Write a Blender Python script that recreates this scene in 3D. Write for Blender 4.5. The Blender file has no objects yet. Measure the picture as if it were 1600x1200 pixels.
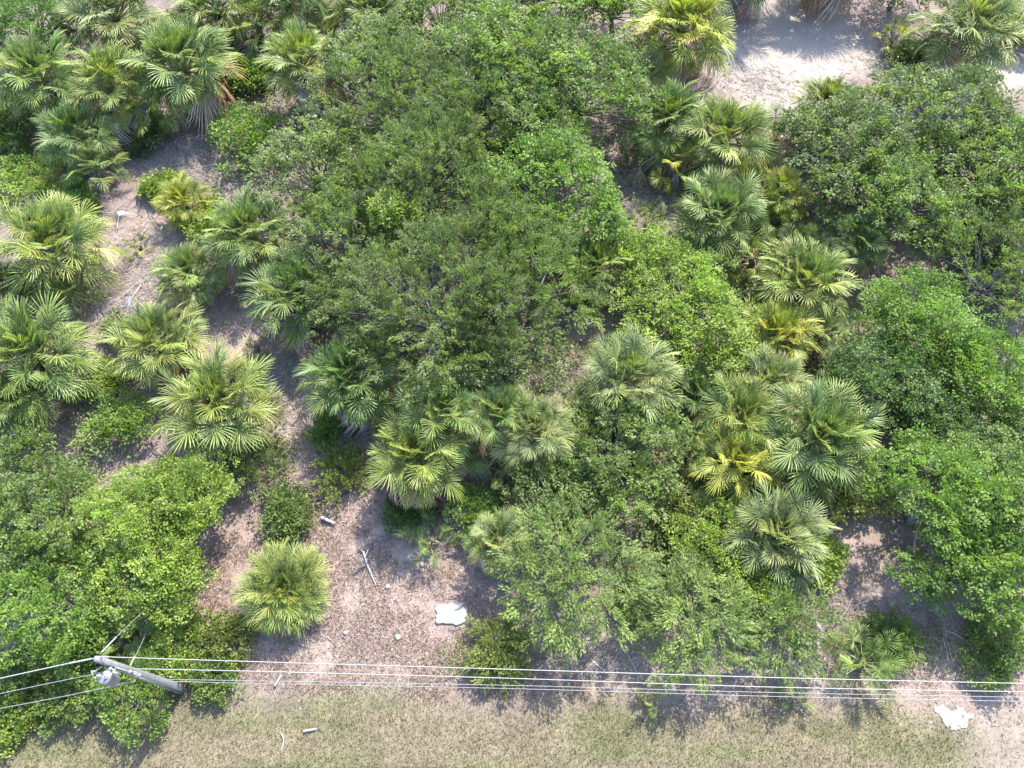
import bpy, math, random
import numpy as np
from mathutils import Vector, Matrix

random.seed(7)
rng = np.random.default_rng(7)
S = bpy.context.scene
C = S.collection

# ------------------------------------------------------------------ camera, sky, sun, exposure
H, FPX, TILT = 36.0, 1150.0, math.radians(30.0)
cam_d = bpy.data.cameras.new('camera')
cam = bpy.data.objects.new('camera', cam_d)
C.objects.link(cam)
cam.location = (0, 0, H)
cam.rotation_euler = (TILT, 0, 0)
cam_d.sensor_width = 36.0
cam_d.lens = 36.0 * FPX / 1600.0
cam_d.clip_start = 0.5
cam_d.clip_end = 3000.0
S.camera = cam

SUN_EL, SUN_AZ = math.radians(50.0), math.atan2(0.40, 0.92)      # azimuth clockwise from +Y
w = bpy.data.worlds.new('World')
S.world = w
w.use_nodes = True
nt = w.node_tree
nt.nodes.clear()
sky = nt.nodes.new('ShaderNodeTexSky')
sky.sky_type = 'NISHITA'
sky.sun_disc = False
sky.sun_elevation = SUN_EL
sky.sun_rotation = SUN_AZ
bg = nt.nodes.new('ShaderNodeBackground')
bg.inputs['Strength'].default_value = 0.15
wo = nt.nodes.new('ShaderNodeOutputWorld')
nt.links.new(sky.outputs[0], bg.inputs[0])
nt.links.new(bg.outputs[0], wo.inputs[0])

sun_d = bpy.data.lights.new('sun', 'SUN')
sun_d.energy = 2.7
sun_d.angle = math.radians(0.5)
sun_d.color = (1.0, 0.94, 0.83)
sun = bpy.data.objects.new('sun', sun_d)
C.objects.link(sun)
sd = Vector((math.sin(SUN_AZ) * math.cos(SUN_EL), math.cos(SUN_AZ) * math.cos(SUN_EL), math.sin(SUN_EL)))
sun.rotation_euler = (-sd).to_track_quat('-Z', 'Y').to_euler()
sun.location = (20, 60, 60)

S.view_settings.view_transform = 'Standard'
S.view_settings.look = 'None'
S.view_settings.gamma = 1.0
S.view_settings.use_curve_mapping = False
S.view_settings.exposure = 2.55
S.cycles.max_bounces = 6
S.cycles.diffuse_bounces = 3
S.cycles.glossy_bounces = 2
S.cycles.transmission_bounces = 4

# ------------------------------------------------------------------ measuring: photo pixel + height -> place
ct, st = math.cos(TILT), math.sin(TILT)


def at(px, py, z=0.0):
    u, v = (px - 800) / FPX, -(py - 600) / FPX
    d = (u, v * ct + st, v * st - ct)
    k = (H - z) / -d[2]
    return Vector((d[0] * k, d[1] * k, z))


def mpp(px, py, z=0.0):
    """metres per photo pixel at that place"""
    v = -(py - 600) / FPX
    return (H - z) / (ct - v * st) / FPX


# ------------------------------------------------------------------ noise
def vnoise(x, y, seed=0):
    xi, yi = np.floor(x).astype(np.int64), np.floor(y).astype(np.int64)
    fx, fy = x - xi, y - yi
    fx, fy = fx * fx * (3 - 2 * fx), fy * fy * (3 - 2 * fy)

    def h(a, b):
        n = (a * 374761393 + b * 668265263 + seed * 974634777) & 0x7fffffff
        n = ((n ^ (n >> 13)) * 1274126177) & 0x7fffffff
        return ((n ^ (n >> 16)) & 0xffff) / 65535.0
    return ((h(xi, yi) * (1 - fx) + h(xi + 1, yi) * fx) * (1 - fy)
            + (h(xi, yi + 1) * (1 - fx) + h(xi + 1, yi + 1) * fx) * fy)


def fbm(x, y, seed=0, o=4):
    t, a, s = 0, 0.5, 0
    for i in range(o):
        t = t + a * vnoise(x * 2 ** i, y * 2 ** i, seed + i * 17)
        s += a
        a *= 0.5
    return t / s


# ------------------------------------------------------------------ mesh helpers
def mesh_np(name, V, quads=None, tris=None, mats=(), midx=None, tone=None, smooth=False):
    V = np.asarray(V, dtype=np.float32).reshape(-1, 3)
    idx, starts, n0 = [], [], 0
    if quads is not None and len(quads):
        q = np.asarray(quads, dtype=np.int32).reshape(-1, 4)
        idx.append(q.ravel())
        starts.append(np.arange(len(q)) * 4)
        n0 = len(q) * 4
    if tris is not None and len(tris):
        t = np.asarray(tris, dtype=np.int32).reshape(-1, 3)
        idx.append(t.ravel())
        starts.append(n0 + np.arange(len(t)) * 3)
    idx = np.concatenate(idx).astype(np.int32)
    starts = np.concatenate(starts).astype(np.int32)
    me = bpy.data.meshes.new(name)
    me.vertices.add(len(V))
    me.vertices.foreach_set('co', V.ravel())
    me.loops.add(len(idx))
    me.loops.foreach_set('vertex_index', idx)
    me.polygons.add(len(starts))
    me.polygons.foreach_set('loop_start', starts)
    for m in mats:
        me.materials.append(m)
    if midx is not None:
        me.polygons.foreach_set('material_index', np.asarray(midx, dtype=np.int32))
    if tone is not None:
        a = me.attributes.new('tone', 'FLOAT', 'FACE')
        a.data.foreach_set('value', np.asarray(tone, dtype=np.float32))
    me.update(calc_edges=True)
    me.validate()
    if smooth:
        me.polygons.foreach_set('use_smooth', np.ones(len(starts), dtype=bool))
    return me


def obj(name, me, parent=None, loc=None, color=None):
    o = bpy.data.objects.new(name, me)
    C.objects.link(o)
    if parent:
        o.parent = parent
    if loc is not None:
        o.location = loc
    if color is not None:
        o.color = (*color, 1.0)
    return o


def tag(o, label, cat, group=None):
    o['label'] = label
    o['category'] = cat
    if group:
        o['group'] = group
    return o


def thing(name, label, cat, loc, group=None, rz=0.0):
    o = obj(name, None, loc=loc)
    o.empty_display_size = 0.3
    o.rotation_euler = (0, 0, rz)
    return tag(o, label, cat, group)


class MB:
    """collects tubes, boxes and lathes for one mesh"""

    def __init__(self):
        self.v, self.q, self.t = [], [], []

    def n(self):
        return len(self.v)

    def tube(self, pts, rad, n=6, cap=True):
        pts = [Vector(p) for p in pts]
        rings = []
        for i, p in enumerate(pts):
            d = (pts[min(i + 1, len(pts) - 1)] - pts[max(i - 1, 0)])
            d = d.normalized() if d.length > 1e-9 else Vector((0, 0, 1))
            a = d.cross(Vector((0, 0, 1)) if abs(d.z) < 0.9 else Vector((1, 0, 0))).normalized()
            b = d.cross(a)
            r = rad[i] if hasattr(rad, '__len__') else rad
            base = self.n()
            for k in range(n):
                an = 2 * math.pi * k / n
                self.v.append(tuple(p + a * math.cos(an) * r + b * math.sin(an) * r))
            rings.append(base)
        for i in range(len(rings) - 1):
            for k in range(n):
                k2 = (k + 1) % n
                self.q.append((rings[i] + k, rings[i] + k2, rings[i + 1] + k2, rings[i + 1] + k))
        if cap:
            for r0, fl in ((rings[0], True), (rings[-1], False)):
                c = self.n()
                base = [self.v[r0 + k] for k in range(n)]
                self.v.append(tuple(sum(x[j] for x in base) / n for j in range(3)))
                for k in range(n):
                    k2 = (k + 1) % n
                    self.t.append((r0 + k2, r0 + k, c) if fl else (r0 + k, r0 + k2, c))

    def box(self, c, s, rz=0.0):
        b = self.n()
        cs, sn = math.cos(rz), math.sin(rz)
        for z in (-1, 1):
            for y in (-1, 1):
                for x in (-1, 1):
                    X, Y = x * s[0] / 2, y * s[1] / 2
                    self.v.append((c[0] + X * cs - Y * sn, c[1] + X * sn + Y * cs, c[2] + z * s[2] / 2))
        for f in ((0, 2, 3, 1), (4, 5, 7, 6), (0, 1, 5, 4), (2, 6, 7, 3), (0, 4, 6, 2), (1, 3, 7, 5)):
            self.q.append(tuple(b + i for i in f))

    def mesh(self, name, mat, smooth=True):
        return mesh_np(name, self.v, self.q, self.t, [mat], smooth=smooth)


# ------------------------------------------------------------------ materials
def new_mat(name):
    m = bpy.data.materials.new(name)
    m.use_nodes = True
    n = m.node_tree
    n.nodes.clear()
    return m, n, n.nodes.new('ShaderNodeOutputMaterial')


def leaf_mat(name, rough, trans, spread=0.45, yellow=0.3, tcol=(1.3, 1.4, 0.6)):
    m, n, out = new_mat(name)
    L = n.links
    oi = n.nodes.new('ShaderNodeObjectInfo')
    at_ = n.nodes.new('ShaderNodeAttribute')
    at_.attribute_name = 'tone'
    mr = n.nodes.new('ShaderNodeMapRange')
    mr.inputs['To Min'].default_value = 1 - spread
    mr.inputs['To Max'].default_value = 1 + spread
    L.new(at_.outputs['Fac'], mr.inputs['Value'])
    mul = n.nodes.new('ShaderNodeMix')
    mul.data_type = 'RGBA'
    mul.blend_type = 'MULTIPLY'
    mul.inputs[0].default_value = 1.0
    L.new(oi.outputs['Color'], mul.inputs[6])
    L.new(mr.outputs[0], mul.inputs[7])
    # some leaves lean towards yellow
    mr2 = n.nodes.new('ShaderNodeMapRange')
    mr2.inputs['From Min'].default_value = 0.6
    mr2.inputs['From Max'].default_value = 1.0
    mr2.inputs['To Max'].default_value = yellow
    L.new(at_.outputs['Fac'], mr2.inputs['Value'])
    yel = n.nodes.new('ShaderNodeMix')
    yel.data_type = 'RGBA'
    yel.blend_type = 'MULTIPLY'
    yel.inputs[7].default_value = (1.45, 1.2, 0.7, 1)
    L.new(mr2.outputs[0], yel.inputs[0])
    L.new(mul.outputs[2], yel.inputs[6])
    p = n.nodes.new('ShaderNodeBsdfPrincipled')
    p.inputs['Roughness'].default_value = rough
    p.inputs['Specular IOR Level'].default_value = 0.32
    L.new(yel.outputs[2], p.inputs['Base Color'])
    tm = n.nodes.new('ShaderNodeMix')
    tm.data_type = 'RGBA'
    tm.blend_type = 'MULTIPLY'
    tm.inputs[0].default_value = 1.0
    tm.inputs[7].default_value = (*tcol, 1)
    L.new(yel.outputs[2], tm.inputs[6])
    tr = n.nodes.new('ShaderNodeBsdfTranslucent')
    L.new(tm.outputs[2], tr.inputs['Color'])
    mx = n.nodes.new('ShaderNodeMixShader')
    mx.inputs[0].default_value = trans
    L.new(p.outputs[0], mx.inputs[1])
    L.new(tr.outputs[0], mx.inputs[2])
    L.new(mx.outputs[0], out.inputs[0])
    return m


def noise_mat(name, c1, c2, scale=8.0, rough=0.8, bump=0.3, stretch=(1, 1, 1), metallic=0.0, spec=0.3):
    m, n, out = new_mat(name)
    L = n.links
    tc = n.nodes.new('ShaderNodeTexCoord')
    mp = n.nodes.new('ShaderNodeMapping')
    mp.inputs['Scale'].default_value = stretch
    L.new(tc.outputs['Object'], mp.inputs[0])
    t = n.nodes.new('ShaderNodeTexNoise')
    t.inputs['Scale'].default_value = scale
    t.inputs['Detail'].default_value = 6
    t.inputs['Roughness'].default_value = 0.65
    L.new(mp.outputs[0], t.inputs['Vector'])
    r = n.nodes.new('ShaderNodeValToRGB')
    r.color_ramp.elements[0].position = 0.32
    r.color_ramp.elements[1].position = 0.68
    r.color_ramp.elements[0].color = (*c1, 1)
    r.color_ramp.elements[1].color = (*c2, 1)
    L.new(t.outputs['Fac'], r.inputs[0])
    p = n.nodes.new('ShaderNodeBsdfPrincipled')
    p.inputs['Roughness'].default_value = rough
    p.inputs['Metallic'].default_value = metallic
    p.inputs['Specular IOR Level'].default_value = spec
    L.new(r.outputs[0], p.inputs['Base Color'])
    b = n.nodes.new('ShaderNodeBump')
    b.inputs['Strength'].default_value = bump
    b.inputs['Distance'].default_value = 0.03
    L.new(t.outputs['Fac'], b.inputs['Height'])
    L.new(b.outputs[0], p.inputs['Normal'])
    L.new(p.outputs[0], out.inputs[0])
    return m


M_PALM = leaf_mat('palm_leaf', 0.42, 0.28, 0.42, 0.35)
M_DEAD = leaf_mat('dead_palm_leaf', 0.75, 0.12, 0.35, 0.0, (1.1, 1.0, 0.85))
M_LEAF = leaf_mat('tree_leaf', 0.5, 0.45, 0.42, 0.45, (1.15, 1.4, 0.6))
M_GRASS = leaf_mat('grass_blade', 0.7, 0.3, 0.32, 0.2, (1.1, 1.05, 0.8))
M_BARK = noise_mat('grey_bark', (0.07, 0.064, 0.057), (0.20, 0.19, 0.175), 6, 0.9, 0.6, (1, 1, 0.35))
M_TWIG = noise_mat('dry_twig', (0.16, 0.135, 0.115), (0.36, 0.32, 0.285), 3, 0.85, 0.2)
M_TRUNK = noise_mat('palm_trunk_fibre', (0.07, 0.045, 0.032), (0.24, 0.18, 0.15), 9, 0.95, 0.9, (1, 1, 2.2))
M_PETI = noise_mat('palm_petiole', (0.14, 0.17, 0.05), (0.2, 0.22, 0.08), 5, 0.5, 0.0)
M_CONC = noise_mat('pale_concrete', (0.11, 0.11, 0.107), (0.17, 0.168, 0.164), 5, 0.85, 0.2)
M_STEEL = noise_mat('galvanised_steel', (0.14, 0.14, 0.14), (0.20, 0.20, 0.20), 9, 0.4, 0.02, metallic=0.6)
M_WIRE = noise_mat('aluminium_wire', (0.19, 0.184, 0.174), (0.26, 0.253, 0.242), 20, 0.6, 0.0, metallic=0.1)
M_WIRE2 = noise_mat('weathered_wire', (0.14, 0.14, 0.14), (0.21, 0.21, 0.21), 20, 0.55, 0.0, metallic=0.2)
M_TANK = noise_mat('light_grey_paint', (0.13, 0.137, 0.14), (0.18, 0.186, 0.19), 4, 0.35, 0.02)
M_PORC = noise_mat('white_porcelain', (0.20, 0.20, 0.195), (0.28, 0.28, 0.27), 8, 0.25, 0.0)
M_RUBBER = noise_mat('dark_rubber', (0.03, 0.03, 0.035), (0.06, 0.06, 0.065), 8, 0.6, 0.0)
M_WHITE = noise_mat('white_sheeting', (0.23, 0.23, 0.222), (0.26, 0.26, 0.252), 2, 0.7, 0.0)
M_WOOD = noise_mat('bleached_wood', (0.25, 0.238, 0.215), (0.38, 0.365, 0.34), 6, 0.8, 0.3, (0.3, 3, 3))
M_BLUE = noise_mat('blue_tarp', (0.16, 0.24, 0.40), (0.30, 0.38, 0.52), 3, 0.5, 0.2)

# ------------------------------------------------------------------ ground
VERGE_Y = at(800, 1098).y


def verge_edge(x):
    return VERGE_Y + (fbm(x * 0.25 + 40, x * 0 + 3.1, 5) - 0.5) * 2.6 - 0.012 * x


def blob(x, y, px, py, rx, ry, soft=0.25, wob=0.45, seed=1, fr=0.55):
    """1 inside an uneven patch measured on the photo, falling to 0"""
    c = at(px, py)
    m = mpp(px, py)
    v = -(py - 600) / FPX
    my = m / (ct - v * st) * 1.0
    d = np.hypot((x - c.x) / (rx * m), (y - c.y) / (ry * my))
    d = d + (fbm(x * fr + seed * 3.7, y * fr, seed, 5) - 0.5) * wob * 2
    return np.clip((1 + soft - d) / (2 * soft), 0, 1)


PATHS = [(215, 420, 85, 110), (290, 480, 90, 90), (340, 520, 70, 90), (440, 600, 55, 110), (455, 690, 75, 90), (520, 760, 110, 90),
         (560, 850, 140, 110), (600, 940, 170, 110), (560, 1020, 230, 60), (340, 950, 60, 130), (400, 870, 70, 60), (730, 1050, 300, 40),
         (930, 1030, 130, 60), (1400, 1050, 220, 90), (1340, 930, 70, 110), (170, 480, 60, 60), (130, 690, 90, 50), (930, 500, 45, 40),
         (250, 1120, 60, 40), (1560, 1060, 80, 80)]
SANDS = [(1215, 95, 110, 85, 0.16), (1160, 20, 90, 40, 0.2), (1330, 90, 60, 30, 0.3), (1560, 110, 60, 30, 0.35), (1250, 30, 90, 60, 0.25)]


def sand_w(x, y):
    s = np.zeros_like(x)
    for i, (a, b, c, d, so) in enumerate(SANDS):
        s = np.maximum(s, blob(x, y, a, b, c, d, so, 0.28, 30 + i, 0.5))
    s = np.maximum(s, 0.55 * blob(x, y, 1540, 1165, 85, 45, 0.4, 0.5, 41, 0.9))
    return s


def ground_tint(x, y):
    litter = np.array((0.135, 0.104, 0.094))
    pink = np.array((0.196, 0.147, 0.126))
    pale = np.array((0.206, 0.164, 0.143))
    sandc = np.array((0.240, 0.206, 0.184))
    tan = np.array((0.142, 0.120, 0.080))
    oliv = np.array((0.112, 0.108, 0.058))
    n1 = fbm(x * 0.35, y * 0.35, 3)[..., None]
    n2 = fbm(x * 1.3, y * 1.3, 9)[..., None]
    col = litter * (0.7 + 0.7 * n2)
    pth = np.zeros_like(x)
    for i, (a, b, c, d) in enumerate(PATHS):
        pth = np.maximum(pth, blob(x, y, a, b, c, d, 0.3, 0.3, 60 + i, 0.5))
    pth = pth[..., None]
    pp = pink * (1 - np.clip((n1 - 0.45) * 4, 0, 1)) + pale * np.clip((n1 - 0.45) * 4, 0, 1)
    pp = pp * (0.75 + 0.5 * n2)
    col = col * (1 - pth) + pp * pth
    sw = sand_w(x, y)[..., None]
    col = col * (1 - sw) + sandc * (0.92 + 0.16 * n2) * sw
    e = np.clip((verge_edge(x) - y) / 1.8 + 0.5, 0, 1)[..., None]
    k = np.clip((fbm(x * 0.22 + 9, y * 0.9, 21)[..., None] - 0.43) * 4.0, 0, 1)
    g = (tan * (1 - k) + oliv * k) * (0.75 + 0.5 * n2)
    right = np.clip((x - at(1475, 1150).x) / 2.0, 0, 1)[..., None] * 0.75
    g = g * (1 - right) + pale * (0.75 + 0.5 * n2) * right
    col = col * (1 - e) + g * e
    return col, sw[..., 0], e[..., 0], pth[..., 0]


def ground_z(x, y):
    return (fbm(x * 0.5, y * 0.5, 77) - 0.5) * 0.16 + (fbm(x * 2.1, y * 2.1, 78, 2) - 0.5) * 0.05


gx = np.concatenate([[-900, -500, -250, -130, -90], np.arange(-62, 62.01, 0.32), [90, 130, 250, 500, 900]])
gy = np.concatenate([[-900, -500, -200, -80, -30, -14], np.arange(-4, 68.01, 0.32), [78, 95, 130, 220, 500, 900]])
GX, GY = np.meshgrid(gx, gy)
GZ = ground_z(GX, GY)
tint, sw_, e_, p_ = ground_tint(GX, GY)
GZ = GZ * (1 - 0.6 * sw_)
nx, ny = len(gx), len(gy)
ii = (np.arange(ny - 1)[:, None] * nx + np.arange(nx - 1)[None, :]).ravel()
quads = np.stack([ii, ii + 1, ii + 1 + nx, ii + nx], 1)


def ground_mat():
    m, n, out = new_mat('ground_litter')
    L = n.links
    a = n.nodes.new('ShaderNodeAttribute')
    a.attribute_name = 'tint'
    tc = n.nodes.new('ShaderNodeTexCoord')

    def noise(scale, det=4, rough=0.6):
        t = n.nodes.new('ShaderNodeTexNoise')
        t.inputs['Scale'].default_value = scale
        t.inputs['Detail'].default_value = det
        t.inputs['Roughness'].default_value = rough
        L.new(tc.outputs['Object'], t.inputs['Vector'])
        return t
    t1, t2 = noise(3.2, 6, 0.7), noise(13.0, 4, 0.75)
    mr = n.nodes.new('ShaderNodeMapRange')
    mr.inputs['From Min'].default_value = 0.3
    mr.inputs['From Max'].default_value = 0.7
    mr.inputs['To Min'].default_value = 0.74
    mr.inputs['To Max'].default_value = 1.26
    L.new(t1.outputs['Fac'], mr.inputs['Value'])
    mr2 = n.nodes.new('ShaderNodeMapRange')
    mr2.inputs['From Min'].default_value = 0.32
    mr2.inputs['From Max'].default_value = 0.68
    mr2.inputs['To Min'].default_value = 0.75
    mr2.inputs['To Max'].default_value = 1.25
    L.new(t2.outputs['Fac'], mr2.inputs['Value'])
    mm = n.nodes.new('ShaderNodeMath')
    mm.operation = 'MULTIPLY'
    L.new(mr.outputs[0], mm.inputs[0])
    L.new(mr2.outputs[0], mm.inputs[1])
    # sand keeps a quieter grain
    sw = n.nodes.new('ShaderNodeAttribute')
    sw.attribute_name = 'sandy'
    mixv = n.nodes.new('ShaderNodeMix')
    L.new(sw.outputs['Fac'], mixv.inputs[0])
    L.new(mm.outputs[0], mixv.inputs[2])
    mixv.inputs[3].default_value = 1.0
    mul = n.nodes.new('ShaderNodeMix')
    mul.data_type = 'RGBA'
    mul.blend_type = 'MULTIPLY'
    mul.inputs[0].default_value = 1.0
    L.new(a.outputs['Color'], mul.inputs[6])
    L.new(mixv.outputs[0], mul.inputs[7])
    p = n.nodes.new('ShaderNodeBsdfPrincipled')
    p.inputs['Roughness'].default_value = 0.95
    p.inputs['Specular IOR Level'].default_value = 0.1
    L.new(mul.outputs[2], p.inputs['Base Color'])
    b = n.nodes.new('ShaderNodeBump')
    b.inputs['Strength'].default_value = 0.5
    b.inputs['Distance'].default_value = 0.08
    L.new(mm.outputs[0], b.inputs['Height'])
    L.new(b.outputs[0], p.inputs['Normal'])
    L.new(p.outputs[0], out.inputs[0])
    return m


M_GROUND = ground_mat()
gme = mesh_np('ground', np.stack([GX, GY, GZ], -1), quads, None, [M_GROUND], smooth=True)
ca = gme.attributes.new('tint', 'FLOAT_COLOR', 'POINT')
ca.data.foreach_set('color', np.concatenate([tint, np.ones_like(tint[..., :1])], -1).astype(np.float32).ravel())
sa = gme.attributes.new('sandy', 'FLOAT', 'POINT')
sa.data.foreach_set('value', (sw_ * 0.8).astype(np.float32).ravel())
g_o = obj('ground', gme)
g_o['kind'] = 'structure'
g_o['label'] = 'open ground of pinkish leaf litter, pale sand and mown grass'


def patch(name, label, px, py, rx, ry, step, mat, soft, wob, seed, fr, lift=0.006, thr=0.5):
    """a thin uneven sheet of bare sand lying just over the ground"""
    c = at(px, py)
    m = mpp(px, py)
    ex, ey = rx * m * 1.6, ry * m * 1.9
    X, Y = np.meshgrid(np.arange(c.x - ex, c.x + ex, step), np.arange(c.y - ey, c.y + ey, step))
    k = blob(X, Y, px, py, rx, ry, soft, wob, seed, fr) > thr
    Z = ground_z(X, Y) + lift + 0.05 * blob(X, Y, px, py, rx, ry, 0.6, wob, seed, fr)
    a, b = X.shape
    i = (np.arange(a - 1)[:, None] * b + np.arange(b - 1)[None, :])
    f = k[:-1, :-1] & k[1:, :-1] & k[:-1, 1:] & k[1:, 1:]
    i = i[f]
    me = mesh_np(name, np.stack([X, Y, Z], -1), np.stack([i, i + 1, i + 1 + b, i + b], 1), None, [mat], smooth=True)
    o = obj(name, me)
    o['kind'] = 'structure'
    o['label'] = label
    return o


M_SAND = noise_mat('bare_white_sand', (0.20, 0.195, 0.178), (0.27, 0.265, 0.245), 4, 0.9, 0.2)
patch('sand_patch', 'ragged patch of bare white sand on the verge at lower right', 1490, 1120, 31, 16, 0.035, M_SAND, 0.2, 1.05, 12, 3.6)

# ------------------------------------------------------------------ palms
def fan_np(seed, kind):
    r = np.random.default_rng(seed)
    nseg = int(r.integers(27, 34))
    spread = math.radians({'up': 115, 'mid': 135, 'low': 138, 'dead': 75}[kind])
    lp = {'up': 0.55, 'mid': 0.63, 'low': 0.63, 'dead': 0.42}[kind] * r.uniform(0.9, 1.1)
    droop = {'up': 0.25, 'mid': 0.75, 'low': 1.25, 'dead': 1.9}[kind]
    vee = {'up': 0.55, 'mid': 0.32, 'low': 0.18, 'dead': -0.25}[kind]
    V, Q, T = [], [], []

    def petal(ss, x0, y0):
        pass
    for i in range(nseg):
        a = -spread + 2 * spread * (i + 0.5) / nseg + r.normal(0, 0.025)
        if kind == 'dead' and r.random() < 0.15:
            continue
        ln = (0.50 if kind == 'dead' else 0.355) * (0.74 + 0.26 * math.cos(a / 1.35)) * r.uniform(0.88, 1.08)
        rx = lp + 0.15 * max(0.0, math.cos(a))
        dx, dy = math.cos(a), math.sin(a)
        px_, py_ = -dy, dx
        hang = r.uniform(0.6, 1.4)
        b = len(V)
        hw = 0.6 * spread / nseg
        for s, wd in ((0.0, 0.004), (0.36, ln * 0.36 * hw * 1.2), (0.68, 0.0098), (1.0, 0.0015)):
            x, y = rx + dx * ln * s, dy * ln * s
            z = vee * abs(y) - droop * (0.55 * max(0, x - lp) ** 2) - droop * hang * 0.45 * (ln * s) ** 2 * s * 1.6
            z += 0.06 * math.sin(a * 3 + seed) * s
            for k in (-1, 0, 1):
                V.append((x + px_ * wd * k, y + py_ * wd * k, z + (0.012 * (1 - s) + 0.006 if k == 0 else 0)))
        tn = min(1, max(0, 0.5 + r.normal(0, 0.30)))
        for j in range(3):
            o = b + j * 3
            tt = min(1, tn + (0.28 if j == 2 else 0))
            Q.append((o, o + 1, o + 4, o + 3))
            T.append(tt)
            Q.append((o + 1, o + 2, o + 5, o + 4))
            T.append(max(0, tt - 0.08))
    nl = len(Q)
    # petiole
    b = len(V)
    for x, rr in ((0.0, 0.016), (lp * 0.5, 0.011), (lp + 0.12, 0.006)):
        for k in range(4):
            an = k * math.pi / 2 + 0.78
            V.append((x, math.cos(an) * rr, math.sin(an) * rr - 0.02 - (0 if x < lp else droop * 0.55 * 0.12 ** 2 + 0.004)))
    for j in range(2):
        for k in range(4):
            k2 = (k + 1) % 4
            Q.append((b + j * 4 + k, b + j * 4 + k2, b + j * 4 + 4 + k2, b + j * 4 + 4 + k))
            T.append(0.6)
    mi = [0] * nl + [1] * (len(Q) - nl)
    mats = [M_DEAD, M_DEAD] if kind == 'dead' else [M_PALM, M_PETI]
    return mesh_np('palm_frond' if kind != 'dead' else 'dead_palm_frond', V, Q, None, mats, mi, T)


FANS = {k: [fan_np(100 * j + i, k) for i in range(n)] for j, (k, n) in enumerate((('up', 4), ('mid', 6), ('low', 5), ('dead', 5)))}


def trunk_mesh(seed, h, r0):
    r = random.Random(seed)
    mb = MB()
    n = max(4, int(h / 0.25))
    lean = (r.uniform(-0.06, 0.06), r.uniform(-0.06, 0.06))
    pts, rad = [], []
    for i in range(n + 1):
        t = i / n
        pts.append((lean[0] * math.sin(t * 3), lean[1] * math.sin(t * 3), -0.08 + t * (h + 0.08)))
        rad.append(r0 * (1.15 - 0.25 * t) * r.uniform(0.92, 1.08))
    mb.tube(pts, rad, 9)
    # the old leaf bases that clothe the trunk
    for i in range(int(n * 5)):
        t = r.uniform(0.1, 1.0)
        an = i * 2.4
        z = t * h
        p0 = Vector((math.cos(an) * r0 * 0.85, math.sin(an) * r0 * 0.85, z))
        p1 = p0 + Vector((math.cos(an) * r0 * 0.9, math.sin(an) * r0 * 0.9, r0 * 1.6))
        mb.tube([p0, p1], [r0 * 0.30, r0 * 0.16], 4)
    return mb.mesh('palm_trunk', M_TRUNK, False)


def frond_place(parent, name, me, az, el, roll, sc, base, color):
    X = Vector((math.cos(az) * math.cos(el), math.sin(az) * math.cos(el), math.sin(el)))
    up = Vector((0, 0, 1))
    Y = up.cross(X)
    Y = Y.normalized() if Y.length > 1e-3 else Vector((0, 1, 0))
    Z = X.cross(Y)
    m = Matrix((X, Y, Z)).transposed().to_4x4() @ Matrix.Rotation(roll, 4, 'X')
    o = bpy.data.objects.new(name, me)
    C.objects.link(o)
    o.parent = parent
    o.matrix_local = Matrix.Translation(base) @ m @ Matrix.Diagonal((sc, sc, sc, 1))
    o.color = (*color, 1)
    return o


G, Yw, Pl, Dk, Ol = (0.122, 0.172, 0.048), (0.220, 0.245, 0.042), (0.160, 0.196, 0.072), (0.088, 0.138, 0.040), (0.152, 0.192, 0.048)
DEADC = [(0.30, 0.23, 0.18), (0.40, 0.36, 0.33), (0.40, 0.38, 0.36), (0.36, 0.34, 0.33), (0.26, 0.15, 0.09), (0.36, 0.24, 0.15), (0.20, 0.15, 0.12)]


def lerp(a, b, t):
    return tuple(x * (1 - t) + y * t for x, y in zip(a, b))


def jit(c, r, a=0.15):
    k = r.uniform(1 - a, 1 + a)
    return (c[0] * k * r.uniform(0.9, 1.12), c[1] * k, c[2] * k * r.uniform(0.8, 1.25))


PCOUNT = [0]


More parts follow.
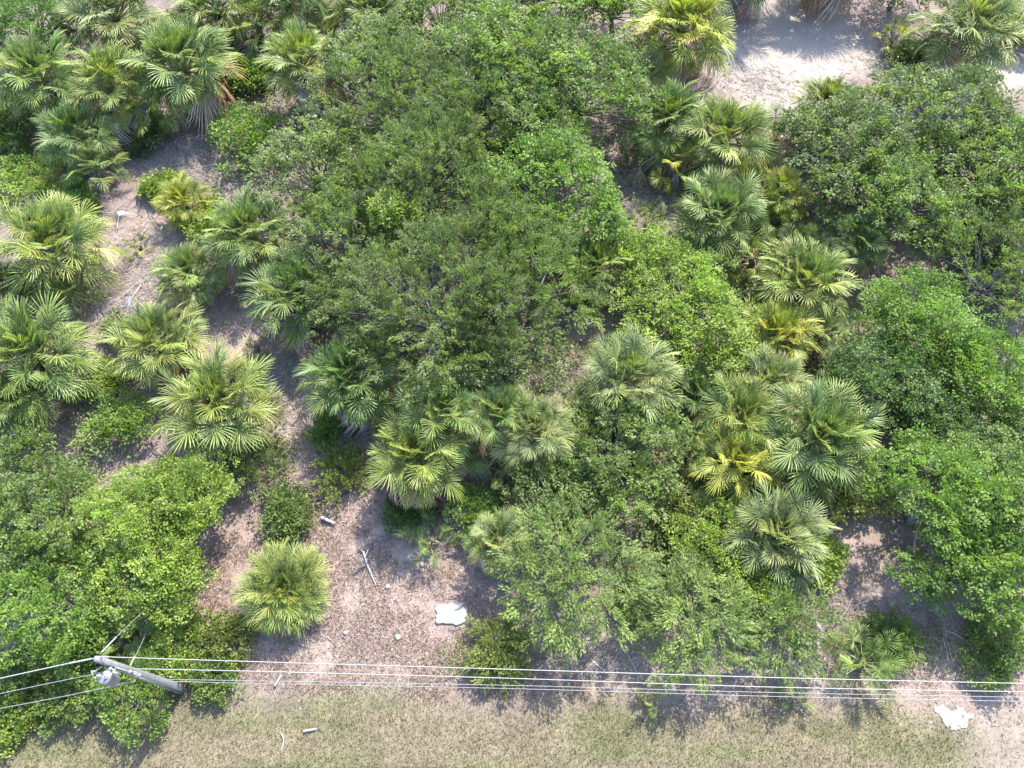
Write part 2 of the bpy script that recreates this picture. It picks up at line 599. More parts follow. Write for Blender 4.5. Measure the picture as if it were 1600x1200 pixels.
def palm(px, py, rp, zc, tone, label, nf=None, dead=19, group='palms in the scrub', name='cabbage_palm', lift=None):
    PCOUNT[0] += 1
    r = random.Random(PCOUNT[0] * 31 + 5)
    p = at(px, py, zc)
    R = rp * mpp(px, py, zc) * 1.06
    gz = float(ground_z(np.array(p.x), np.array(p.y)))
    t = thing(name, label, 'palm', (p.x, p.y, gz), group)
    t.rotation_euler = (r.gauss(0, 0.06), r.gauss(0, 0.06), 0)
    th = max(0.25, zc - 0.1)
    obj('trunk', trunk_mesh(PCOUNT[0], th, min(0.24, 0.08 + 0.05 * R)), t)
    ball = nf is not None and nf > 80
    n = nf or int(34 + 14 * min(R, 2.6))
    ph0 = r.uniform(0, 6.28)
    for k in range(n):
        f = (k + 0.5) / n
        el = math.radians(80 - 102 * f ** 0.9 + r.uniform(-14, 14))
        az = ph0 + k * 2.39996 + r.uniform(-0.25, 0.25)
        kind = 'up' if f < 0.28 else ('mid' if f < 0.68 else 'low')
        if ball:
            el = math.radians(84 - 96 * f ** 0.75 + r.uniform(-6, 6))
            kind = 'up' if f < 0.2 else 'mid'
        c = lerp(tone, lerp(tone, Yw, 0.28), max(0, f - 0.35) * 1.3)
        if f > 0.75 and r.random() < 0.24:
            c = lerp(c, (0.34, 0.22, 0.10), 0.7)
        c = jit(c, r)
        sc = R * (0.84 + 0.2 * math.sin(f * 3.1)) * (r.uniform(0.97, 1.05) if ball else r.uniform(0.84, 1.12))
        frond_place(t, 'frond', r.choice(FANS[kind]), az, el, r.uniform(-0.9, 0.9), sc, (0, 0, th + 0.05 - f * 0.18), c)
    for k in range(dead):
        az = r.uniform(0, 6.28)
        el = math.radians(r.uniform(-78, -10))
        frond_place(t, 'dead_frond', r.choice(FANS['dead']), az, el, r.uniform(-0.8, 0.8), min(R * 1.05, max(0.5, th * 1.05)) * r.uniform(0.8, 1.1),
                    (0, 0, th - 0.2), jit(r.choice(DEADC), r))
    return t


PALMS = [
    (170, 30, 72, 3.0, Pl, 'pale grey green palm at the top left edge behind the row of three'),
    (62, 118, 64, 3.4, G, 'leftmost palm of the row of three in the upper left corner'),
    (168, 142, 64, 3.2, Ol, 'middle palm of the row of three in the upper left corner'),
    (288, 112, 74, 3.6, G, 'large palm with bare white stalks, rightmost of the upper left row of three'),
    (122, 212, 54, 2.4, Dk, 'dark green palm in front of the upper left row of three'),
    (345, 12, 66, 3.2, Ol, 'palm cut by the top edge, left of another cut palm'),
    (455, 5, 62, 3.2, G, 'palm cut by the top edge straight behind a yellowish palm'),
    (475, 105, 62, 3.4, Ol, 'yellowish palm standing against the left side of the oak at the top'),
    (585, 20, 66, 3.0, Ol, 'palm at the top edge with rusty fronds beside the oak crown'),
    (85, 392, 82, 2.6, Ol, 'big round palm near the left edge with a grey skirt of dead fronds'),
    (5, 455, 48, 2.0, G, 'palm half cut by the left edge below the big round palm'),
    (55, 560, 86, 2.6, G, 'very large palm on the left edge above the leafy tree with white dead fronds'),
    (20, 625, 55, 2.2, G, 'palm on the left edge just under the very large one'),
    (297, 432, 52, 1.8, G, 'small palm beside a heap of pale dead stalks at left'),
    (288, 316, 40, 1.2, Yw, 'low bright yellow green palm among leafy shrubs at left'),
    (395, 372, 66, 2.8, G, 'palm with silvery fronds tucked against the left flank of the central oak'),
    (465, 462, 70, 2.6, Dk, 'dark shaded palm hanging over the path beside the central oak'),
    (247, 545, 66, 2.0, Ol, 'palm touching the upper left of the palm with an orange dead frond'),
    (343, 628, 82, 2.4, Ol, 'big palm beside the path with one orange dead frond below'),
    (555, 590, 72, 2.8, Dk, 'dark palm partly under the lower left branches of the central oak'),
    (658, 718, 72, 2.8, Ol, 'full palm overhanging the clearing with brown dead fronds at its foot'),
    (690, 645, 64, 3.8, G, 'dark green palm right behind the full palm of the clearing'),
    (772, 650, 54, 3.6, G, 'narrow palm right of the full palm at the clearing'),
    (845, 672, 60, 3.2, Pl, 'silvery palm squeezed against the left of the middle oak'),
    (968, 592, 72, 3.4, Pl, 'pale palm above the middle oak beside pink bare ground'),
    (443, 916, 63, 1.0, Ol, 'round yellow green palm standing alone in the dry clearing', 84, 14),
    (672, 848, 42, 0.8, G, 'small palmetto in the shade at the edge of the clearing', 13, 3),
    (215, 385, 24, 0.4, Ol, 'tiny palmetto with brown tips in the twig litter of the left path', 9, 2),
    (400, 542, 24, 0.4, Ol, 'tiny olive palmetto beside the path left of the dark palm', 9, 1),
    (785, 840, 48, 2.2, Pl, 'pale palm behind the feathery tree at the clearing edge'),
    (1062, 42, 76, 3.8, Yw, 'bright yellow palm beside the white sand at the top'),
    (1042, 192, 62, 2.6, G, 'palm below the bright yellow palm, left of a larger one'),
    (1130, 222, 68, 2.6, Ol, 'broad palm directly below the white sand clearing'),
    (1120, 335, 68, 2.4, G, 'palm with pale dead fronds below the broad palm of the sand edge'),
    (1288, 172, 50, 2.4, Ol, 'palm at the lower right rim of the white sand'),
    (1222, 308, 42, 1.6, Yw, 'small yellowish palm under the left rim of the right hand oak'),
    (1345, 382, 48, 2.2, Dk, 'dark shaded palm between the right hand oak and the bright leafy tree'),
    (1252, 445, 70, 2.2, Ol, 'tangled palm left of the bright leafy tree at right'),
    (1208, 522, 58, 1.8, Yw, 'broad leaved yellow green palm at the right rim of the lime tree'),
    (925, 420, 58, 2.2, G, 'palm leaning out between the central oak and the lime tree'),
    (1150, 655, 66, 2.2, Ol, 'palm at the left of the pair right of the middle oak'),
    (1205, 605, 55, 2.0, Pl, 'pale palm behind the pair of palms right of the middle oak'),
    (1280, 680, 84, 2.8, G, 'largest palm right of centre, beside the dark tree'),
    (1150, 722, 62, 2.0, Yw, 'yellowish low palm in front of the largest palm right of centre'),
    (1205, 835, 76, 1.8, Pl, 'pale spreading palm near the lower right bare ground'),
    (1515, 55, 78, 3.4, Pl, 'big pale palm in the upper right corner'),
    (1392, 62, 34, 1.2, Yw, 'small orange tinged palm left of the big corner palm', 12, 8),
    (1090, 610, 46, 1.8, Dk, 'dark palm in the shadow between the lime tree and the middle oak'),
    (1012, 345, 38, 1.4, G, 'small palm above the top rim of the lime tree', 14, 3),
    (1350, 1035, 58, 0.8, G, 'low wide palmetto under the power lines at lower right', 20, 2),
    (1242, 1088, 30, 0.6, Dk, 'thin palmetto left of the wide one beneath the power lines', 9, 1),
    (1016, 1090, 27, 0.6, Yw, 'little bright yellow palmetto sprouting on the grass verge under the wires', 7, 1),
    (1425, 640, 28, 1.8, Pl, 'small pale palm in the dark gap between the right hand trees', 10, 3),
    (1545, 690, 32, 1.8, Pl, 'small silvery palm near the right edge above the round green tree', 10, 3),
    (195, 985, 44, 1.0, G, 'low palm behind the utility pole top', 16, 3),
    (1302, 800, 30, 0.8, Yw, 'small yellow green palmetto on the bare ground edge at right', 10, 1),
    (1165, -50, 62, 3.6, G, 'palm beyond the top edge shading the white sand, left one'),
    (1300, -62, 70, 3.6, Dk, 'palm beyond the top edge shading the white sand, right one'),
    (1045, 258, 44, 1.6, Yw, 'yellow fronded low palm between the central oak and the broad sand edge palm', 14, 8),
    (1180, 400, 46, 1.6, Ol, 'low palm on the upper right rim of the lime tree', 15, 5),
    (1005, 660, 46, 2.0, Ol, 'palm with orange tipped fronds behind the top of the middle oak', 15, 6),
    (1085, 705, 46, 1.6, Ol, 'palm at the far left of the palm mass right of the middle oak', 22, 10),
    (1320, 622, 50, 2.2, Dk, 'dark green palm on the right shoulder of the largest palm', 24, 8),
    (1240, 745, 52, 1.6, Ol, 'palm with a grey skirt right below the largest palm', 24, 14),
    (1128, 805, 44, 1.2, G, 'low palm between the brightest lime shrub and the yellowish low palm', 22, 6),
    (1285, 520, 46, 1.8, G, 'palm between the tangled palm and the dark leafy tree', 22, 8),
    (1195, 318, 46, 1.8, Ol, 'palm right of the palm with pale dead fronds', 22, 10),
    (1210, 215, 46, 2.2, G, 'palm with a white skirt at the right of the broad sand edge palm', 22, 14),
    (1160, 285, 44, 1.8, Yw, 'yellow green palm wedged below the broad sand edge palm', 22, 8),
    (905, 655, 48, 2.2, Pl, 'pale palm half hidden by the top left of the middle oak', 22, 8),
    (730, 690, 46, 1.8, G, 'palm at the right shoulder of the full palm', 22, 8),
    (612, 655, 44, 1.6, G, 'palm peeping out left of the dark green palm by the clearing', 20, 8),
    (232, 165, 50, 2.2, Ol, 'palm squeezed between the middle and right palm of the upper left row', 22, 12),
    (150, 262, 44, 1.4, G, 'small palm below the dark green palm in the upper left', 20, 12),
    (400, 40, 52, 2.6, Ol, 'palm between the two cut palms at the top edge', 22, 10),
    (520, 55, 48, 2.6, G, 'palm between the yellowish palm and the rusty top edge palm', 22, 10),
    (1000, 130, 46, 2.2, G, 'green palm left of the bright yellow palm foot', 22, 10),
    (110, 465, 46, 1.2, Ol, 'low palm under the right rim of the big round palm', 18, 14),
    (1180, 560, 44, 1.4, G, 'low palm under the right end of the lime tree', 20, 6),
    (1230, 890, 40, 0.9, G, 'low palm at the foot of the pale spreading palm', 16, 6),
    (1255, 385, 44, 1.6, G, 'palm above the tangled palm at right', 20, 8),
    (780, 735, 44, 1.6, G, 'low palm in the shade between full palm and middle oak', 14, 4),
]
for a in PALMS:
    palm(*a[:6], *(a[6:]))

# ------------------------------------------------------------------ trees and shrubs
def leaf_block(P, X, Nn, ln, wd, r):
    """folded leaf quads: base P, direction X, normal N"""
    X = X / np.linalg.norm(X, axis=1, keepdims=True)
    Y = np.cross(Nn, X)
    Y = Y / (np.linalg.norm(Y, axis=1, keepdims=True) + 1e-9)
    Nn = np.cross(X, Y)
    ln, wd = ln[:, None], wd[:, None]
    mid = P + X * ln * 0.5 + Nn * wd * 0.25
    return np.stack([P, mid - Y * wd * 0.5, P + X * ln - Nn * ln * 0.12, mid + Y * wd * 0.5], 1)


def spray_np(kind, seed):
    r = np.random.default_rng(seed)
    n, L, ll, lw, side, zj = {
        'oak': (38, 0.55, 0.155, 0.082, 0.21, 0.07),
        'strand': (46, 0.85, 0.125, 0.060, 0.085, 0.06),
        'broad': (28, 0.45, 0.135, 0.090, 0.21, 0.08),
        'feather': (44, 0.90, 0.185, 0.052, 0.12, 0.06)}[kind]
    t = r.uniform(0.08, 1.0, n)
    sd = r.choice([-1, 1], n)
    off = np.abs(r.normal(0, side, n)) * (1.1 - 0.6 * t)
    P = np.stack([t * L, sd * off, r.normal(0, zj, n) - 0.18 * L * t ** 2], 1)
    fwd = {'oak': 0.5, 'strand': 0.9, 'broad': 0.3, 'feather': 1.5}[kind]
    X = np.stack([np.full(n, fwd) + r.normal(0, 0.3, n), sd * r.uniform(0.3, 1.0, n), r.normal(0, 0.3, n)], 1)
    N = np.stack([r.normal(0, 0.38, n), r.normal(0, 0.38, n), np.ones(n)], 1)
    V = leaf_block(P, X, N, ll * r.uniform(0.7, 1.3, n), lw * r.uniform(0.75, 1.25, n), r)
    tone = np.clip(0.45 + r.normal(0, 0.17, n), 0, 1)
    return V, tone, L


SPRAYS = {k: [spray_np(k, 10 * j + i) for i in range(6)] for j, k in enumerate(('oak', 'strand', 'broad', 'feather'))}


def build_crown(r, R, zb, zt, kind, dens, s, flat=0.0, grey=0.0, droop=0.0):
    """leaf quads of a crown about the origin; returns arrays, and clump centres for the limbs"""
    rc = np.clip(R * 0.30, 0.35, 1.15)
    ncl = max(5, int(2.3 * (R / rc) ** 2))
    ang0 = r.uniform(0, 6.28, 5)
    amp = r.uniform(0.04, 0.20, 5) * np.array((1, 1, .8, .7, .6))

    def outline(a):
        return 1.0 + sum(amp[i] * np.cos((i + 2) * a + ang0[i]) for i in range(5)) * 0.8
    cs = []
    for _ in range(ncl * 12):
        a, q = r.uniform(0, 6.283), math.sqrt(r.uniform(0, 1))
        rr = q * max(0.3 * R, R * outline(a) - rc * {'strand': 0.25, 'oak': 0.35, 'broad': 0.5, 'feather': 0.75}[kind])
        dome = math.sqrt(max(0.0, 1 - q * q * 0.9))
        z = zb + (zt - zb) * dome * (1 - r.uniform(0, 0.38)) - rc * 0.25
        c = np.array((math.cos(a) * rr, math.sin(a) * rr, max(zb * 0.7, z)))
        if all(np.linalg.norm(c - d) > rc * 0.72 for d in cs):
            cs.append(c)
        if len(cs) >= ncl:
            break
    VV, TT, TW = [], [], []
    for c in cs:
        rk = rc * r.uniform(0.7, 1.25)
        ns = max(6, int(dens * 9.5 * (rk / s) ** 2 / {'oak': 0.55, 'strand': 0.62, 'broad': 0.42, 'feather': 0.62}[kind]))
        d = r.normal(0, 1, (ns, 3))
        d[:, 2] = np.abs(d[:, 2]) * (1.5 if kind == 'strand' else 0.95) - 0.28
        d /= np.linalg.norm(d, axis=1, keepdims=True)
        rad = np.array((c[0], c[1], 0.0)) / max(R, 0.1)
        pos = c + d * rk * np.where(r.random((ns, 1)) < 0.14, r.uniform(0.9, 1.35, (ns, 1)), r.uniform(0.25, 0.85, (ns, 1))) * np.array((1, 1, 0.75))
        X = d + rad * 0.9 + r.normal(0, 0.35, (ns, 3)) + np.array((0, 0, (0.7 if kind == 'strand' else 0.1) - droop))
        X /= np.linalg.norm(X, axis=1, keepdims=True)
        up = np.array((0, 0, 1.0)) + r.normal(0, 0.25, (ns, 3)) + d * 0.45
        Y = np.cross(up, X)
        Y /= np.linalg.norm(Y, axis=1, keepdims=True) + 1e-9
        Z = np.cross(X, Y)
        M = np.stack([X, Y, Z], 2)                       # columns
        ct_ = r.normal(0, 0.13)
        which = r.integers(0, 6, ns)
        sc = s * r.uniform(0.75, 1.25, ns)
        for k in range(6):
            m = which == k
            if not m.any():
                continue
            V, tone, L = SPRAYS[kind][k]
            W = np.einsum('sij,nvj->snvi', M[m], V) * sc[m][:, None, None, None] + pos[m][:, None, None, :]
            VV.append(W.reshape(-1, 4, 3))
            TT.append(np.clip(tone[None, :] + ct_ + r.normal(0, 0.07, (m.sum(), 1)), 0, 1).ravel())
        # twigs carrying the sprays
        nt_ = 1 + int(ns * (0.12 + 0.4 * grey))
        for i in range(min(nt_, ns)):
            e = pos[i] + X[i] * sc[i] * (0.55 if r.random() > grey * 0.5 else 1.05)
            TW.append((c + (pos[i] - c) * 0.3, pos[i], e))
    return np.concatenate(VV), np.concatenate(TT), cs, TW


def twig_quads(TW, wd):
    A = np.array(TW)                                     # n,3,3
    n = len(A)
    V, Q = [], []
    d = A[:, 2] - A[:, 0]
    d /= np.linalg.norm(d, axis=1, keepdims=True) + 1e-9
    u = np.cross(d, np.array((0.3, 0.2, 1.0)))
    u /= np.linalg.norm(u, axis=1, keepdims=True) + 1e-9
    v = np.cross(d, u)
    for j, k in ((0, 1.0), (1, 0.75), (2, 0.3)):
        for a in (0, 2.094, 4.189):
            V.append(A[:, j] + (u * math.cos(a) + v * math.sin(a)) * wd * k)
    V = np.stack(V, 1)                                   # n,9,3
    base = np.arange(n)[:, None] * 9
    for j in (0, 3):
        for k in range(3):
            k2 = (k + 1) % 3
            Q.append(np.concatenate([base + j + k, base + j + k2, base + j + 3 + k2, base + j + 3 + k], 1))
    return V.reshape(-1, 3), np.concatenate(Q)


TCOUNT = [0]
NLEAF = [0]


def tree(name, px, py, rp, zt, kind, col, label, dens=1.0, zb=None, grey=0.0, droop=0.0, group=None, cat='tree'):
    TCOUNT[0] += 1
    r = np.random.default_rng(500 + TCOUNT[0])
    zc = zt * 0.72
    p = at(px, py, zc)
    mm = mpp(px, py, zc)
    R = rp * mm * (1.1 if kind == 'strand' else 1.05 if kind == 'oak' else 1.0)
    s = mm / 0.0345
    zb = zt * 0.38 if zb is None else zb
    gz = float(ground_z(np.array(p.x), np.array(p.y)))
    t = thing(name, label, cat, (p.x, p.y, gz), group)
    LV, LT, cs, TW = build_crown(r, R, zb, zt, kind, dens, s, grey=grey, droop=droop)
    NLEAF[0] += len(LV)
    n = len(LV)
    tv, tq = twig_quads(TW, 0.0095 * s)
    V = np.concatenate([LV.reshape(-1, 3), tv])
    Q = np.concatenate([np.arange(n * 4).reshape(n, 4), tq + n * 4])
    mi = np.concatenate([np.zeros(n), np.ones(len(tq))])
    tone = np.concatenate([LT, np.full(len(tq), 0.5)])
    me = mesh_np('crown', V, Q, None, [M_LEAF, M_TWIG], mi, tone)
    big = zt > 2.6
    obj('crown' if big else 'foliage', me, t, color=col)
    mb = MB()
    if big:
        rr = 0.05 + 0.035 * R
        top = Vector((r.uniform(-0.5, 0.5), r.uniform(-0.5, 0.5), zb + 0.02 * (zt - zb)))
        mid = Vector((top.x * 0.3 + r.uniform(-.1, .1), top.y * 0.3, top.z * 0.5))
        mb.tube([(0, 0, -0.15), mid, top], [rr * 1.3, rr, rr * 0.7], 8)
        for i, c in enumerate(cs):
            c = Vector(c)
            st_ = mid.lerp(top, r.uniform(0.2, 1.0))
            m1 = st_.lerp(c, 0.5) + Vector((r.uniform(-.2, .2), r.uniform(-.2, .2), r.uniform(-0.1, 0.35)))
            mb.tube([st_, m1, c], [rr * 0.36, rr * 0.22, rr * 0.08], 5, False)
    else:
        for i, c in enumerate(cs[:14]):
            c = Vector(c)
            mb.tube([(r.uniform(-.08, .08), r.uniform(-.08, .08), -0.06), (c.x * .4, c.y * .4, c.z * .55), c], [0.022, 0.016, 0.008], 4, False)
    obj('trunk' if big else 'stem', mb.mesh('trunk' if big else 'stem', M_BARK), t)
    return t


# leaf colours
gG, gM, gB, gL, gD, gO, gF = ((0.120, 0.156, 0.056), (0.117, 0.166, 0.044), (0.132, 0.208, 0.038), (0.184, 0.250, 0.045), (0.086, 0.138, 0.040),
                              (0.150, 0.178, 0.046), (0.154, 0.206, 0.058))
GO, GT = 'oaks merging into one canopy', 'leafy trees among the palms'
TREES = [
    ('oak_tree', 610, 150, 105, 7.0, 'strand', gG, 'grey green fine leaved oak left of the top centre', 0.95, None, 0.35, 0, GO),
    ('oak_tree', 770, 80, 120, 7.2, 'oak', gM, 'mid green oak at the top edge just right of centre', 0.95, None, 0.1, 0, GO),
    ('oak_tree', 910, 120, 110, 7.0, 'oak', gM, 'mid green oak between the top centre and the bright yellow palm', 0.95, None, 0.1, 0, GO),
    ('oak_tree', 690, 10, 80, 6.0, 'oak', gM, 'oak cut by the top edge behind the top centre canopy', 0.9, None, 0.1, 0, GO),
    ('oak_tree', 500, 250, 95, 6.2, 'oak', gG, 'oak on the left shoulder of the canopy below the yellowish palm', 0.95, None, 0.3, 0, GO),
    ('oak_tree', 665, 275, 115, 7.4, 'strand', gG, 'twiggy grey green oak in the heart of the canopy above the lime sprig', 0.95, None, 0.4, 0, GO),
    ('oak_tree', 855, 275, 100, 6.8, 'oak', gB, 'brighter green oak on the right flank of the canopy', 1.0, None, 0.05, 0, GO),
    ('leafy_tree', 618, 338, 44, 7.2, 'broad', gL, 'small lime green sprig crown breaking through the central canopy', 0.9, None, 0, 0, GT),
    ('oak_tree', 540, 380, 85, 6.6, 'strand', gG, 'oak limb crown over the silvery palm on the canopy left side', 0.9, None, 0.3, 0, GO),
    ('oak_tree', 690, 455, 150, 7.8, 'strand', gG, 'largest twiggy oak at the centre with long pale shoots', 1.0, None, 0.4, 0, GO),
    ('oak_tree', 830, 430, 95, 6.6, 'strand', gM, 'oak on the right lower flank of the canopy beside the lime tree', 0.95, None, 0.2, 0, GO),
    ('oak_tree', 752, 538, 95, 6.0, 'oak', gG, 'lowest oak of the central canopy above the row of palms', 0.9, None, 0.2, 0, GO),
    ('leafy_tree', 1080, 465, 125, 4.6, 'broad', gL, 'wide lime green leafy tree right of the central oaks', 0.85, None, 0.05, 0, GT),
    ('leafy_tree', 985, 385, 62, 3.6, 'broad', gL, 'small lime leafy tree on the upper left rim of the wide lime tree', 0.8, None, 0, 0, GT),
    ('oak_tree', 735, 175, 85, 6.8, 'strand', gG, 'grey green oak crown in the gap between the two top centre oaks', 0.95, None, 0.2, 0, GO),
    ('oak_tree', 830, 190, 75, 6.2, 'oak', gM, 'mid green oak crown above the brighter right flank oak', 0.95, None, 0.1, 0, GO),
    ('oak_tree', 590, 300, 85, 6.6, 'strand', gM, 'fine leaved oak crown just left of the lime sprig', 0.95, None, 0.1, 0, GO),
    ('oak_tree', 760, 360, 85, 7.0, 'strand', gG, 'fine leaved oak crown right of the lime sprig', 0.95, None, 0.2, 0, GO),
    ('oak_tree', 615, 525, 70, 5.2, 'strand', gG, 'oak crown hanging right of the dark palm on the path', 0.95, None, 0.15, 0, GO),
    ('oak_tree', 600, 75, 75, 6.2, 'oak', gG, 'oak crown below the rusty top edge palm', 0.95, None, 0.15, 0, GO),
    ('oak_tree', 1325, 225, 105, 5.6, 'oak', gG, 'grey green oak below the right end of the white sand', 0.95, None, 0.25, 0, GO),
    ('oak_tree', 1470, 175, 115, 6.2, 'oak', gG, 'broad oak in front of the big corner palm at upper right', 0.95, None, 0.25, 0, GO),
    ('oak_tree', 1570, 255, 95, 6.0, 'oak', gM, 'oak cut by the right edge below the corner palm', 0.95, None, 0.15, 0, GO),
    ('oak_tree', 1410, 300, 95, 5.6, 'oak', gM, 'mid green oak over the dark shaded palm at right', 0.95, None, 0.15, 0, GO),
    ('oak_tree', 1560, 410, 88, 5.6, 'strand', gG, 'grey green oak on the right edge behind the bright leafy tree', 0.95, None, 0.35, 0, GO),
    ('oak_tree', 1595, 350, 75, 5.0, 'strand', gG, 'grey green oak cut by the right edge at mid upper height', 0.95, None, 0.25, 0, GO),
    ('leafy_tree', 1440, 488, 92, 5.4, 'broad', gB, 'bright clumpy leafy tree in front of the right edge oaks', 1.0, None, 0, 0, GT),
    ('leafy_tree', 1385, 590, 88, 4.6, 'broad', gD, 'dark green leafy tree directly below the bright clumpy one', 1.0, None, 0, 0, GT),
    ('leafy_tree', 1550, 575, 92, 5.0, 'broad', gB, 'fresh green leafy tree on the right edge above the silvery small palm', 1.0, None, 0, 0, GT),
    ('leafy_tree', 1470, 660, 80, 3.6, 'broad', gD, 'dark shaded leafy tree between two green trees at right', 0.9, None, 0, 0, GT),
    ('leafy_tree', 1475, 775, 112, 5.2, 'oak', gB, 'big round green tree leaning over the bare ground at lower right', 1.05, None, 0.08, 0, GT),
    ('leafy_tree', 1570, 760, 95, 4.8, 'oak', gM, 'green tree on the right edge behind the big round one', 1.0, None, 0.1, 0, GT),
    ('leafy_tree', 1555, 885, 90, 3.8, 'oak', gB, 'green tree in the right bottom area above the verge', 1.05, None, 0.05, 0, GT),
    ('oak_tree', 968, 695, 102, 4.6, 'oak', gM, 'middle oak standing alone right of the silvery palm', 1.0, None, 0.2, 0, GO),
    ('leafy_tree', 880, 760, 72, 3.6, 'oak', gM, 'small oak like tree between the middle oak and the feathery tree', 0.95, None, 0.1, 0, GT),
    ('feathery_tree', 892, 885, 120, 4.2, 'feather', gF, 'big feathery tree drooping over the right side of the clearing', 1.0, None, 0.02, 0.35, GT),
    ('feathery_tree', 1092, 962, 100, 3.2, 'feather', gF, 'feathery tree above the wires right of the bare gap', 1.0, None, 0.05, 0.25, GT),
    ('feathery_tree', 1225, 975, 72, 2.6, 'feather', gM, 'feathery green tree next to the pale bare ground above the wires', 1.0, None, 0.05, 0.25, GT),
    ('leafy_tree', 215, 815, 118, 4.6, 'broad', gL, 'lime green tree left of the lone round palm', 0.95, None, 0.04, 0, GT),
    ('leafy_tree', 285, 770, 78, 4.2, 'broad', gL, 'lime leafy tree right behind the left lime tree beside the path', 0.9, None, 0.04, 0, GT),
    ('leafy_tree', 235, 895, 82, 3.8, 'broad', gL, 'fresh green leafy tree in front of the left lime tree', 0.95, None, 0.04, 0, GT),
    ('leafy_tree', 55, 815, 98, 4.4, 'oak', gM, 'duller green tree on the left edge next to the lime tree', 1.0, None, 0.05, 0, GT),
    ('leafy_tree', 70, 930, 94, 4.0, 'oak', gB, 'tree on the left edge above the power pole', 1.0, None, 0.1, 0, GT),
    ('leafy_tree', 20, 715, 60, 3.2, 'oak', gM, 'small tree on the left edge below the large palm', 0.95, None, 0.1, 0, GT),
    ('oak_tree', 560, -60, 90, 6.4, 'oak', gM, 'oak mostly beyond the top edge left of centre', 0.9, None, 0.1, 0, GO),
    ('oak_tree', 830, -50, 100, 6.4, 'oak', gM, 'oak mostly beyond the top edge right of centre', 0.9, None, 0.1, 0, GO),
    ('oak_tree', 965, -15, 75, 5.0, 'oak', gB, 'greener oak at the top edge next to the bright yellow palm', 0.9, None, 0.1, 0, GO),
    ('oak_tree', 1420, -50, 70, 4.6, 'oak', gG, 'oak beyond the top edge left of the big corner palm', 0.9, None, 0.1, 0, GO),
    ('leafy_tree', 45, 20, 90, 4.2, 'broad', gD, 'dark bushy tree filling the upper left corner', 1.0, None, 0, 0, GT),
]
for a in TREES:
    nm, px, py, rp, zt, kind, col, lab, dens, zb, grey, dr, grp = a
    tree(nm, px, py, rp, zt, kind, col, lab, dens, zb, grey, dr, grp)

